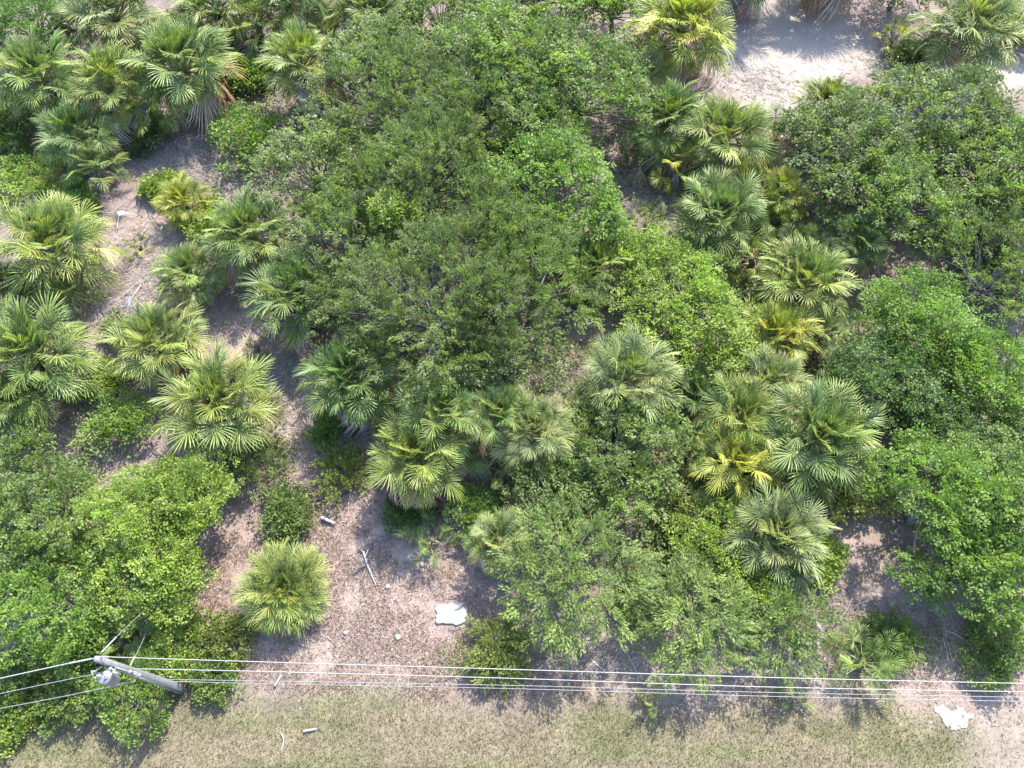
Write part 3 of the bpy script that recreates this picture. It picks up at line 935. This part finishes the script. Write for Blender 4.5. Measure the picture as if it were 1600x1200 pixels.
SHRUBS = [
    (385, 200, 62, 2.4, 'broad', gB, 'bright round shrub between the upper left palms and the oak'),
    (380, 105, 36, 1.8, 'broad', gB, 'small shrub right of the palm with bare white stalks'),
    (255, 50, 52, 1.8, 'broad', gM, 'shrub between the pale edge palm and the top edge palm'),
    (50, 275, 62, 1.4, 'broad', gL, 'low shrub on the left edge below the dark green palm'),
    (255, 290, 26, 1.0, 'broad', gL, 'low lime shrub on the left of the low bright palm'),
    (330, 345, 44, 1.2, 'broad', gL, 'lime shrub beside the low bright palm and grey twigs'),
    (188, 652, 54, 1.8, 'broad', gB, 'bright green shrub left of the palm with the orange frond'),
    (160, 590, 28, 0.9, 'broad', gL, 'small lime shrub right of the very large left palm'),
    (188, 515, 20, 0.9, 'oak', gG, 'thin grey green sapling on the left path'),
    (383, 733, 40, 1.4, 'strand', gG, 'dull green shrub at the path edge below the big palm'),
    (445, 800, 36, 1.0, 'broad', gM, 'low shrub above the lone round palm'),
    (535, 735, 26, 0.7, 'strand', gO, 'olive yellow shrub on the path left of the full palm'),
    (514, 665, 26, 0.8, 'broad', gB, 'small bright shrub in the shade edge of the dark palm'),
    (745, 800, 46, 1.6, 'broad', gB, 'fresh green shrub between the small palmetto and the small oak'),
    (1085, 790, 52, 2.0, 'broad', gO, 'yellow olive shrub right of the small oak'),
    (1120, 850, 80, 2.6, 'broad', gL, 'brightest lime shrub left of the pale spreading palm'),
    (1180, 915, 60, 2.2, 'broad', gL, 'lime shrub below the pale spreading palm'),
    (1285, 870, 36, 1.2, 'broad', gL, 'lime shrub by the blue tarp scrap'),
    (1000, 930, 40, 1.4, 'broad', gO, 'yellowish shrub between the two big feathery trees'),
    (778, 1003, 36, 1.2, 'feather', gO, 'olive shrub above the wires below the feathery tree'),
    (785, 1035, 26, 0.8, 'feather', gO, 'low olive shrub crossed by the wires'),
    (205, 1075, 66, 1.8, 'broad', gB, 'bright leafy shrub at the foot of the utility pole'),
    (110, 1070, 56, 1.3, 'oak', gM, 'dull shrub left of the bright one under the pole wires'),
    (120, 1015, 52, 1.4, 'broad', gB, 'shrub behind the transformer on the left'),
    (275, 1010, 56, 1.4, 'broad', gL, 'light green shrub right of the pole top'),
    (338, 995, 34, 1.0, 'oak', gO, 'olive shrub beside the path right of the pole'),
    (25, 1060, 46, 1.2, 'oak', gM, 'shrub on the left edge under the left hand wires'),
    (15, 1120, 36, 0.9, 'broad', gL, 'yellow green shrub on the left edge of the verge'),
    (330, 1060, 36, 0.8, 'broad', gM, 'low weedy shrub right of the pole foot'),
    (1560, 1000, 44, 1.2, 'broad', gM, 'low shrub on the right edge above the wires'),
    (1380, 1000, 34, 0.5, 'strand', gM, 'dark low shrub behind the wide palmetto'),
    (1545, 1048, 22, 0.8, 'broad', gL, 'small lime shrub near the right end of the wires'),
    (1340, 765, 44, 1.4, 'broad', gO, 'olive shrub at the foot of the largest palm'),
    (1130, 575, 40, 1.4, 'broad', gO, 'shaded olive shrub under the lower rim of the lime tree'),
    (1530, 345, 34, 1.6, 'broad', gO, 'yellowish shrub showing between two right edge oaks'),
    (1445, 90, 30, 1.4, 'oak', gG, 'grey green shrub left under the corner palm'),
    (1590, 40, 34, 2.2, 'oak', gG, 'bare grey shrub at the top right corner'),
    (640, 790, 30, 0.7, 'oak', gD, 'low dark shrub in the shadow below the full palm'),
    (1592, 425, 48, 2.4, 'oak', gM, 'green shrub on the right edge between an oak and the fresh green tree'),
    (1590, 650, 44, 2.2, 'oak', gB, 'green shrub on the right edge above the small silvery palm'),
    (15, 195, 44, 2.0, 'oak', gM, 'dull green shrub on the left edge beside the dark green palm'),
    (105, 318, 36, 1.0, 'broad', gB, 'low green shrub above the big round palm at left'),
    (225, 205, 34, 1.2, 'oak', gG, 'grey green shrub under the large palm with bare white stalks'),
    (870, 360, 40, 2.4, 'broad', gB, 'shrub between the brighter oak and the leaning palm'),
]
for px, py, rp, zt, kind, col, lab in SHRUBS:
    tree('shrub', px, py, rp, zt, kind, col, lab, 0.75, zt * 0.2, 0.15, 0.1 if kind == 'feather' else 0, 'shrubs in the scrub', 'shrub')

# ------------------------------------------------------------------ grass and litter (countless)
def scatter(n, x0, x1, y0, y1):
    return rng.uniform(x0, x1, n), rng.uniform(y0, y1, n)


def off_sheet(x, y):
    c, m = at(705, 960), mpp(705, 960)
    return ~((np.abs(x - c.x) < 26 * m) & (np.abs(y - c.y) < 18 * m))


def blades(name, label, x, y, hgt, wid, lean, col, tone):
    k = off_sheet(x, y)
    x, y, tone = x[k], y[k], tone[k]
    n = len(x)
    z = ground_z(x, y) - 0.01
    a = rng.uniform(0, 6.283, n)
    b = rng.uniform(0, 6.283, n)
    hh = hgt * rng.uniform(0.5, 1.4, n)
    P = np.stack([x, y, z], 1)
    sd_ = np.stack([np.cos(a), np.sin(a), np.zeros(n)], 1) * (wid * rng.uniform(0.6, 1.4, n))[:, None]
    ld = np.stack([np.cos(b), np.sin(b), np.zeros(n)], 1) * (hh * lean * rng.uniform(0.3, 1.3, n))[:, None]
    up = np.stack([np.zeros(n), np.zeros(n), hh], 1)
    V = np.stack([P - sd_, P + sd_, P + up * 0.6 + ld * 0.4 + sd_ * 0.7, P + up + ld], 1)
    me = mesh_np(name, V.reshape(-1, 3), np.arange(n * 4).reshape(n, 4), None, [M_GRASS], None, tone)
    o = obj(name, me, color=col)
    o['kind'] = 'stuff'
    o['label'] = label
    return o


# verge grass: mown, tan and olive
x, y = scatter(150000, -30, 30, -3, VERGE_Y + 1.6)
k = (verge_edge(x) + rng.normal(0, 0.55, len(x)) > y) & (rng.random(len(x)) > 0.75 * np.clip((x - at(1475, 1150).x) / 2, 0, 1))
x, y = x[k], y[k]
kk = np.clip((fbm(x * 0.22 + 9, y * 0.9, 21) - 0.43) * 4.0, 0, 1) + rng.normal(0, 0.3, len(x))
g1 = kk < 0.55
blades('dry_grass', 'tan mown grass along the bottom verge', x[g1], y[g1], 0.11, 0.012, 1.0, (0.158, 0.135, 0.086), rng.uniform(0.1, 1, g1.sum()))
g1 = ~g1
blades('green_grass', 'olive green mown grass along the bottom verge', x[g1], y[g1], 0.11, 0.012, 0.9, (0.118, 0.124, 0.056), rng.uniform(0.1, 1, g1.sum()))
# brown dry grass of the clearing
c0, c1 = at(250, 1085), at(760, 700)
x, y = scatter(115000, c0.x, c1.x + 5, c0.y - 0.5, c1.y)
_, sw2, e2, p2 = ground_tint(x, y)
k = (p2 > 0.45 + rng.normal(0, 0.15, len(x))) & (fbm(x * 0.9, y * 0.9, 44) + rng.normal(0, 0.1, len(x)) > 0.42)
x, y = x[k], y[k]
blades('withered_grass', 'withered pinkish brown grass in the clearing', x, y, 0.11, 0.013, 1.3, (0.240, 0.182, 0.152), rng.uniform(0.0, 1, len(x)))
# right hand bare ground
x, y = scatter(24000, at(1280, 1000).x, 26, at(1400, 1090).y, at(1400, 850).y)
k = fbm(x * 1.1, y * 1.1, 45) + rng.normal(0, 0.08, len(x)) > 0.5
blades('sparse_grass', 'sparse brown grass on the bare ground at lower right', x[k], y[k], 0.13, 0.011, 1.0, (0.24, 0.20, 0.165), rng.uniform(0, 1, k.sum()))


def twigs(name, label, x, y, ln, rad, mat, zspread=0.06):
    n = len(x)
    z = ground_z(x, y) + np.abs(rng.normal(0, zspread, n)) + 0.01
    a = rng.uniform(0, 3.1416, n)
    L = ln * rng.uniform(0.4, 1.6, n)
    d = np.stack([np.cos(a), np.sin(a), rng.normal(0, 0.1, n)], 1) * L[:, None] * 0.5
    P = np.stack([x, y, z], 1)
    bend = rng.normal(0, 0.06, (n, 3)) * L[:, None] * np.array((1, 1, 0.3))
    TW = np.stack([P - d, P + bend, P + d], 1)
    v, q = twig_quads(TW, rad)
    me = mesh_np(name, v, q, None, [mat])
    o = obj(name, me)
    o['kind'] = 'stuff'
    o['label'] = label
    return o


def in_spots(spots, n):
    xs, ys = [], []
    tot = sum(s[2] * s[3] for s in spots)
    for px, py, rx, ry in spots:
        m = int(n * rx * ry / tot)
        c, mm = at(px, py), mpp(px, py)
        v = -(py - 600) / FPX
        xs.append(c.x + rng.normal(0, 0.5, m) * rx * mm)
        ys.append(c.y + rng.normal(0, 0.5, m) * ry * mm / (ct - v * st))
    xs, ys = np.concatenate(xs), np.concatenate(ys)
    k = off_sheet(xs, ys)
    return xs[k], ys[k]


TWS = [(215, 420, 95, 120), (310, 250, 90, 90), (350, 300, 60, 60), (290, 480, 70, 90), (200, 500, 90, 60), (130, 690, 100, 60), (250, 240, 80, 70),
       (20, 300, 40, 60), (450, 560, 50, 60), (440, 620, 50, 80), (1000, 280, 60, 70), (1180, 130, 80, 40), (1270, 900, 60, 40), (1360, 980, 120, 60),
       (1080, 690, 40, 60), (715, 830, 40, 40), (590, 690, 40, 40), (1380, 100, 70, 40), (930, 1030, 80, 30), (1215, 1010, 60, 30)]
x, y = in_spots(TWS, 12000)
twigs('twig_litter', 'grey fallen twigs and stalks strewn over the ground', x, y, 0.75, 0.013, M_TWIG)
x, y = in_spots(TWS, 260)
twigs('fallen_branches', 'thin bleached fallen branches scattered over the ground', x, y, 1.7, 0.020, M_WOOD, 0.1)
# dry leaves on the ground (flakes)
x, y = in_spots(TWS + [(600, 940, 170, 110), (1400, 1050, 200, 60), (520, 760, 90, 90)], 17000)
n = len(x)
P = np.stack([x, y, ground_z(x, y) + 0.015], 1)
LV = leaf_block(P, rng.normal(0, 1, (n, 3)) * np.array((1, 1, 0.15)), np.stack([rng.normal(0, .4, n), rng.normal(0, .4, n), np.ones(n)], 1),
                0.13 * rng.uniform(0.5, 1.6, n), 0.05 * rng.uniform(0.5, 1.6, n), rng)
o = obj('leaf_litter', mesh_np('leaf_litter', LV.reshape(-1, 3), np.arange(n * 4).reshape(n, 4), None, [M_DEAD], None, rng.uniform(0, 1, n)),
        color=(0.28, 0.22, 0.19))
o['kind'] = 'stuff'
o['label'] = 'pale dry leaves lying over the ground litter'
# low weeds
WD = [(430, 720, 40, 60), (60, 250, 60, 50), (270, 560, 50, 40), (130, 620, 40, 60), (1100, 760, 60, 40), (1330, 740, 60, 60),
      (1400, 1010, 120, 40), (1020, 900, 60, 60), (740, 1030, 60, 30), (60, 1100, 90, 40), (1240, 570, 60, 60), (1300, 480, 60, 60), (1050, 560, 80, 30),
      (330, 1040, 50, 40), (900, 560, 60, 40), (1150, 480, 80, 80), (470, 800, 40, 50), (1200, 720, 120, 60), (1230, 350, 60, 80), (1450, 640, 100, 60)]
x, y = in_spots(WD, 26000)
n = len(x)
P = np.stack([x, y, ground_z(x, y) + np.abs(rng.normal(0, 0.16, n))], 1)
LV = leaf_block(P, rng.normal(0, 1, (n, 3)) * np.array((1, 1, 0.3)), np.stack([rng.normal(0, .4, n), rng.normal(0, .4, n), np.ones(n)], 1),
                0.12 * rng.uniform(0.5, 1.5, n), 0.06 * rng.uniform(0.6, 1.5, n), rng)
o = obj('low_weeds', mesh_np('low_weeds', LV.reshape(-1, 3), np.arange(n * 4).reshape(n, 4), None, [M_LEAF], None, rng.uniform(0.1, 0.9, n)),
        color=(0.12, 0.16, 0.04))
o['kind'] = 'stuff'
o['label'] = 'low green weeds growing among the shrubs and palms'

# knee high undergrowth beneath the trees
UG = [(700, 280, 330, 220), (1400, 260, 230, 110), (820, 110, 240, 100), (1080, 470, 140, 110), (1450, 560, 150, 120), (690, 560, 200, 50), (60, 830, 100, 120),
      (1500, 800, 100, 80), (950, 720, 110, 80), (1180, 700, 130, 120), (1200, 400, 110, 130), (1080, 850, 130, 90), (100, 150, 110, 100), (400, 120, 80, 80), (1060, 250, 90, 80), (1290, 560, 80, 80), (1330, 740, 60, 50), (1540, 400, 80, 90)]
x, y = in_spots(UG, 66000)
n = len(x)
P = np.stack([x, y, ground_z(x, y) + np.abs(rng.normal(0, 0.45, n)) * (0.3 + fbm(x * 0.6, y * 0.6, 63))], 1)
LV = leaf_block(P, rng.normal(0, 1, (n, 3)) * np.array((1, 1, 0.4)), np.stack([rng.normal(0, .4, n), rng.normal(0, .4, n), np.ones(n)], 1),
                0.24 * rng.uniform(0.5, 1.5, n), 0.11 * rng.uniform(0.6, 1.5, n), rng)
o = obj('undergrowth', mesh_np('undergrowth', LV.reshape(-1, 3), np.arange(n * 4).reshape(n, 4), None, [M_LEAF], None, rng.uniform(0.1, 0.9, n)),
        color=gM)
o['kind'] = 'stuff'
o['label'] = 'knee high green undergrowth beneath the trees'

# ------------------------------------------------------------------ fallen fronds
FALL = [
    (222, 448, 46, 'grey', 'silvery dead palm frond lying in the middle of the left path'),
    (185, 360, 40, 'grey', 'bleached frond on the twig litter below the dark green palm'),
    (330, 478, 40, 'grey', 'pale dead frond heap piece right of the small palm'),
    (312, 462, 36, 'tan', 'tan dead frond under the small palm at left'),
    (130, 712, 40, 'grey', 'white dead frond on the ground above the duller left edge tree'),
    (580, 672, 34, 'grey', 'bluish grey dead frond in the shadow left of the full palm'),
    (960, 270, 44, 'grey', 'dead frond in the pinkish gap right of the brighter oak'),
    (1005, 255, 44, 'tan', 'tan dead frond in the gap left of the broad palm'),
    (1085, 705, 36, 'grey', 'white dead frond left of the pair of palms'),
    (1105, 760, 32, 'tan', 'tan dead frond below the pair of palms right of the middle oak'),
    (1205, 260, 40, 'grey', 'white dead frond beside the lower right of the broad sand edge palm'),
    (1270, 498, 36, 'grey', 'white frond scrap below the tangled palm'),
    (1235, 560, 34, 'grey', 'pale dead frond at the left of the dark leafy tree'),
    (690, 866, 34, 'tan', 'tan dead frond at the foot of the small palmetto'),
    (1290, 1000, 30, 'grey', 'whitish dead frond right of the feathery green tree'),
    (1020, 1040, 30, 'grey', 'pale dead frond in the gap above the little yellow palmetto'),
    (495, 925, 30, 'tan', 'fallen dry frond right of the lone round palm'),
]
for i, (px, py, ln, c, lab) in enumerate(FALL):
    p = at(px, py)
    r = random.Random(900 + i)
    f = obj('fallen_frond', FANS['dead'][i % 5], color=jit((0.33, 0.31, 0.295) if c == 'grey' else (0.36, 0.26, 0.19), r))
    f.scale = [ln * mpp(px, py) * 1.25] * 3
    f.location = (p.x, p.y, float(ground_z(np.array(p.x), np.array(p.y))) + 0.22)
    f.rotation_euler = (r.uniform(-.2, .2), r.uniform(-0.32, -0.1), r.uniform(0, 6.28))
    tag(f, lab, 'frond', 'dead fronds on the ground')

# ------------------------------------------------------------------ sticks, sheet, tarp
def stick(name, label, pts, r, mat=M_WOOD, fork=None):
    P = [at(a, b) for a, b in pts]
    for i, q in enumerate(P):
        q.z = float(ground_z(np.array(q.x), np.array(q.y))) + 0.05 + r
    o0 = P[0].copy()
    mb = MB()
    mb.tube([q - o0 for q in P], [r * (1 - 0.5 * i / (len(P) - 1)) for i in range(len(P))], 6)
    if fork:
        for a, b, c, d in fork:
            A, B = at(a, b), at(c, d)
            A.z = B.z = o0.z + 0.01
            mb.tube([A - o0, B - o0], [r * 0.7, r * 0.4], 5)
    o = obj(name, mb.mesh(name, mat), loc=o0)
    tag(o, label, 'stick', 'pale sticks on the ground')


stick('wooden_stake', 'short thick white stake on the path above the lone palm', [(503, 810), (512, 814), (524, 819)], 0.11)
stick('forked_stick', 'long bent white stick with a forked end in the clearing',
      [(568, 862), (573, 880), (580, 897), (588, 916)], 0.055, fork=[(573, 880), ] and [(569, 866, 562, 856), (571, 872, 576, 858)])
stick('wooden_stake', 'thin white stake lying on the mown verge near the bottom', [(475, 1143), (485, 1141), (496, 1139)], 0.055)
stick('wooden_stake', 'pale stake standing askew below the wires left of centre', [(430, 1073), (435, 1064), (440, 1055)], 0.065)
stick('curved_twig', 'thin curved twig on the verge at lower left', [(440, 1146), (444, 1155), (443, 1165), (440, 1176)], 0.03)
stick('straight_stick', 'straight pale stick above the wires in the bare gap', [(924, 1032), (935, 1041), (946, 1052)], 0.035)

# white sheet on the clearing
c = at(705, 960)
mm = mpp(705, 960)
n = 56
mb_v, mb_q, mb_t = [], [], []
W2, H2 = 24.0 * mm, 15.5 * mm
for lay, (z, k) in enumerate(((0.0, 1.0), (0.09, 0.99), (0.11, 0.9))):
    for i in range(n):
        a = 2 * math.pi * i / n
        q = (abs(math.cos(a)) ** 4.5 + abs(math.sin(a)) ** 4.5) ** (-1 / 4.5)
        q *= k * (1 + 0.06 * math.sin(a * 5 + 1) + 0.05 * math.sin(a * 11 + 2.2) + 0.03 * math.sin(a * 19))
        mb_v.append((math.cos(a) * q * W2, math.sin(a) * q * H2, z))
for l in range(2):
    for i in range(n):
        j = (i + 1) % n
        mb_q.append((l * n + i, l * n + j, (l + 1) * n + j, (l + 1) * n + i))
mb_v.append((0, 0, 0.125))
for i in range(n):
    mb_t.append((2 * n + i, 2 * n + (i + 1) % n, 3 * n))
o = obj('white_sheet', mesh_np('white_sheet', mb_v, mb_q, mb_t, [M_WHITE]), loc=(c.x, c.y, float(ground_z(np.array(c.x), np.array(c.y)))))
o.rotation_euler = (0, 0, math.radians(-2))
tag(o, 'flat white sheet with ragged edges lying on the dry clearing', 'sheet')

# blue scrap
c = at(1264, 897)
X, Y = np.meshgrid(np.linspace(-1, 1, 14), np.linspace(-1, 1, 12))
mm = mpp(1264, 897)
Z = 0.18 + 0.22 * (fbm(X * 2.2 + 4, Y * 2.2, 91) - 0.3) - 0.16 * (X ** 2 + Y ** 2) * 0.5
qx = X * 15 * mm * (1 + 0.15 * np.sin(Y * 4))
qy = Y * 11 * mm * (1 + 0.15 * np.sin(X * 5))
i = (np.arange(11)[:, None] * 14 + np.arange(13)[None, :]).ravel()
o = obj('tarp', mesh_np('tarp', np.stack([qx, qy, Z], -1), np.stack([i, i + 1, i + 15, i + 14], 1), None, [M_BLUE], smooth=True), loc=(c.x, c.y, 0))
md = o.modifiers.new('thickness', 'SOLIDIFY')
md.thickness = 0.01
tag(o, 'crumpled blue tarp scrap beside the pale spreading palm', 'tarp')

# pale stumps and white stones seen as specks on the clearing
for i, (px, py, rr, lab) in enumerate([
        (540, 989, 0.10, 'small white stone in the clearing right of the lone palm'),
        (622, 996, 0.13, 'pale stone in the clearing left of the white sheet'),
        (606, 917, 0.12, 'pale stone upright beside the long forked stick'),
        (660, 882, 0.14, 'white stone by the small palmetto at the clearing edge'),
        (1286, 997, 0.16, 'upright white stone near the whitish dead frond at right')]):
    p = at(px, py)
    r = np.random.default_rng(70 + i)
    th = np.linspace(0, math.pi, 7)
    ph = np.linspace(0, 2 * math.pi, 11)[:-1]
    V = np.array([[math.sin(a) * math.cos(b), math.sin(a) * math.sin(b), math.cos(a) * 0.7] for a in th for b in ph])
    V *= rr * (1 + 0.25 * (r.random((len(V), 1)) - 0.5))
    Q = [(a * 10 + b, (a + 1) * 10 + b, (a + 1) * 10 + (b + 1) % 10, a * 10 + (b + 1) % 10) for a in range(6) for b in range(10)]
    o = obj('stone', mesh_np('stone', V, Q, None, [M_WHITE]), loc=(p.x, p.y, rr * 0.45))
    tag(o, lab, 'stone', 'white stones on the clearing')

# ------------------------------------------------------------------ utility pole and lines
B = at(283, 1077)
u = (152 - 800) / FPX
vv = -(1025 - 600) / FPX
PH = H - (B.x / u) * (ct - vv * st)
pole = thing('utility_pole', 'grey tapered concrete utility pole carrying wires at lower left', 'pole', (B.x, B.y, 0))
mb = MB()
rings = []
for z, h_ in ((-0.3, 0.185), (PH * 0.35, 0.155), (PH * 0.7, 0.125), (PH, 0.10)):
    base = mb.n()
    c_ = h_ * 0.22
    for (a, b_) in ((h_, h_ - c_), (h_ - c_, h_), (-h_ + c_, h_), (-h_, h_ - c_), (-h_, -h_ + c_), (-h_ + c_, -h_), (h_ - c_, -h_), (h_, -h_ + c_)):
        mb.v.append((a, b_, z))
    rings.append(base)
for a, b_ in zip(rings, rings[1:]):
    for k in range(8):
        mb.q.append((a + k, a + (k + 1) % 8, b_ + (k + 1) % 8, b_ + k))
mb.v.append((0, 0, PH + 0.02))
for k in range(8):
    mb.t.append((rings[-1] + k, rings[-1] + (k + 1) % 8, len(mb.v) - 1))
obj('shaft', mb.mesh('shaft', M_CONC, False), pole)


def local(px, py, z):
    return at(px, py, z) - Vector((B.x, B.y, 0))


# conduit on the shaft
mb = MB()
mb.tube([(0.15, -0.17, 0), (0.12, -0.15, PH * 0.62)], 0.035, 8)
obj('conduit', mb.mesh('conduit', M_STEEL), pole)
# transformer
tz = PH - 1.55
tp = Vector((0.05, -0.52, tz))
mb = MB()
prof = [(0.0, 0.0), (0.21, 0.0), (0.235, 0.04), (0.235, 0.68), (0.25, 0.70), (0.25, 0.75), (0.20, 0.80), (0.0, 0.83)]
NS = 20
for r_, z_ in prof:
    for k in range(NS):
        a = 2 * math.pi * k / NS
        mb.v.append((tp.x + r_ * math.cos(a), tp.y + r_ * math.sin(a), tp.z + z_))
for j in range(len(prof) - 1):
    for k in range(NS):
        mb.q.append((j * NS + k, j * NS + (k + 1) % NS, (j + 1) * NS + (k + 1) % NS, (j + 1) * NS + k))
tank = obj('transformer', mb.mesh('transformer', M_TANK), pole)
for dx, dy in ((-0.13, 0.02), (0.13, 0.02)):
    mb = MB()
    b0 = tp + Vector((dx, dy, 0.77))
    mb.tube([b0, b0 + Vector((0, 0, 0.06)), b0 + Vector((0, 0, 0.1)), b0 + Vector((0, 0, 0.16)), b0 + Vector((0, 0, 0.2)), b0 + Vector((0, 0, 0.3))],
            [0.06, 0.08, 0.05, 0.075, 0.045, 0.03], 10)
    obj('bushing', mb.mesh('bushing', M_PORC), tank)
mb = MB()
mb.box((tp.x, tp.y + 0.30, tz + 0.25), (0.16, 0.20, 0.06))
mb.box((tp.x, tp.y + 0.30, tz + 0.60), (0.16, 0.20, 0.06))
obj('bracket', mb.mesh('bracket', M_STEEL, False), tank)
# fuse cutout and arrester
for dx, zz in ((-0.34, PH - 0.75), (0.36, PH - 0.95)):
    mb = MB()
    mb.tube([(dx * 0.3, -0.15, zz), (dx, -0.34, zz + 0.05)], 0.025, 6)
    mb.tube([(dx, -0.34, zz - 0.18), (dx, -0.36, zz - 0.05), (dx, -0.36, zz + 0.08), (dx, -0.34, zz + 0.24)], [0.035, 0.06, 0.06, 0.03], 8)
    obj('fuse_cutout', mb.mesh('fuse_cutout', M_PORC), pole)
mb = MB()
mb.tube([(-0.34, -0.34, PH - 0.5), (-0.3, -0.5, PH - 0.62), (-0.1, -0.6, tz + 1.05)], 0.018, 6)
mb.tube([(0.36, -0.34, PH - 0.7), (0.3, -0.55, PH - 0.6), (0.18, -0.6, tz + 1.05)], 0.018, 6)
mb.tube([(0.2, -0.12, PH - 1.1), (0.5, -0.2, PH - 1.5), (0.6, -0.15, PH - 2.1), (0.2, -0.12, PH - 2.5)], 0.02, 6)
obj('jumper_wire', mb.mesh('jumper_wire', M_WIRE), pole)
# secondary rack spool insulators on the shaft
for z_ in (PH - 2.3, PH - 2.75, PH - 3.1):
    mb = MB()
    mb.tube([(0.17, -0.1, z_ - 0.07), (0.23, -0.1, z_ - 0.03), (0.21, -0.1, z_), (0.23, -0.1, z_ + 0.03), (0.17, -0.1, z_ + 0.07)], [.05, .07, .05, .07, .05], 8)
    obj('spool_insulator', mb.mesh('spool_insulator', M_PORC), pole)


def wire(name, label, pts, r, mat, sag=0.0, group=None, cat='wire', ins=None):
    P = [at(*p) for p in pts]
    Q = []
    # smooth curve through the measured points
    for i in range(len(P) - 1):
        p0, p1, p2, p3 = P[max(0, i - 1)], P[i], P[i + 1], P[min(len(P) - 1, i + 2)]
        for k in range(8):
            t = k / 8
            Q.append(0.5 * ((2 * p1) + (p2 - p0) * t + (2 * p0 - 5 * p1 + 4 * p2 - p3) * t * t + (3 * p1 - p0 - 3 * p2 + p3) * t ** 3))
    Q.append(P[-1])
    o0 = Q[0].copy()
    mb = MB()
    mb.tube([q - o0 for q in Q], r, 6)
    o = obj(name, mb.mesh(name, mat), loc=o0)
    tag(o, label, cat, group)
    if ins:
        for a, b_ in ins:
            n_ = 8
            A = P[0].lerp(P[1], a)
            Bq = P[0].lerp(P[1], b_)
            mb = MB()
            pts_, rad_ = [], []
            for j in range(n_ * 2 + 1):
                pts_.append(A.lerp(Bq, j / (n_ * 2)) - o0)
                rad_.append(0.04 if j % 2 else 0.02)
            mb.tube(pts_, rad_, 8)
            obj('insulator', mb.mesh('insulator', M_PORC), o)
    return o


GW = 'overhead wires on the concrete pole'
zt_, z2 = PH - 0.05, PH * 0.66
wire('power_line', 'uppermost bright overhead wire running right from the pole top', [(155, 1026, zt_), (400, 1034, zt_ - .25), (800, 1046, zt_ - .45),
     (1200, 1058.5, zt_ - .5), (1600, 1068, zt_ - .4), (1900, 1074, zt_ - 0.2), (2300, 1080, zt_)], 0.016, M_WIRE, 0, GW, ins=[(0.01, 0.06)])
zz = z2 + 0.4
wire('power_line', 'second bright overhead wire running right below the uppermost', [(206, 1045, zz + .0), (400, 1049, zz - .1), (800, 1060, zz - .3), (1200, 1073.5, zz - .35),
     (1600, 1081, zz - .3), (1900, 1086, zz - .1), (2300, 1092, zz)], 0.016, M_WIRE, 0, GW)
zz = PH - 3.6
wire('power_line', 'upper of the two thin grey wires at right', [(240, 1061, zz), (400, 1064, zz - .1), (800, 1071, zz - .3), (1200, 1082, zz - .35),
     (1600, 1089.5, zz - .3), (1900, 1094, zz - .1), (2300, 1099, zz)], 0.012, M_WIRE2, 0, GW)
zz = PH - 4.0
wire('power_line', 'lowest thin grey wire nearest the mown verge', [(246, 1064, zz), (400, 1068, zz - .1), (800, 1076, zz - .3), (1200, 1088, zz - .35),
     (1600, 1096, zz - .3), (1900, 1101, zz - .1), (2300, 1107, zz)], 0.012, M_WIRE2, 0, GW)
wire('power_line', 'upper wire leaving the pole top to the left with a long insulator', [(150, 1028, zt_), (105, 1037, zt_ - .03), (0, 1060, zt_ - .1), (-150, 1093, zt_ - .2), (-350, 1137, zt_ - .2)], 0.020, M_WIRE, 0, GW,
     ins=[(0.15, 0.95)])
wire('power_line', 'middle thin wire leaving to the left below the transformer', [(160, 1051, PH - 1.3), (80, 1067, PH - 1.35), (0, 1084, PH - 1.4), (-150, 1116, PH - 1.5), (-350, 1158, PH - 1.5)], 0.013, M_WIRE2, 0, GW)
wire('power_line', 'lowest left wire with dark sleeve leaving the pole shaft', [(212, 1064, PH - 2.7), (172, 1073, PH - 2.7), (90, 1090, PH - 2.8), (0, 1107, PH - 2.9), (-150, 1136, PH - 3), (-350, 1175, PH - 3)], 0.015, M_WIRE2, 0, GW,
     ins=[(0.6, 1.0)])
wire('guy_wire', 'long guy wire slanting up right from the pole top', [(156, 1022, zt_), (186, 991, zt_ * .7), (252, 929, 0.4)], 0.014, M_WIRE2, 0, 'guy wires of the pole', 'guy wire', ins=[(0.1, 0.85)])
wire('guy_wire', 'short guy wire slanting up right from the pole middle', [(203, 1041, z2), (218, 1012, z2 * .6), (234, 975, 0.4)], 0.013, M_WIRE2, 0, 'guy wires of the pole', 'guy wire', ins=[(0.05, 0.5)])
print('LEAVES', NLEAF[0], 'objects', len(bpy.data.objects))
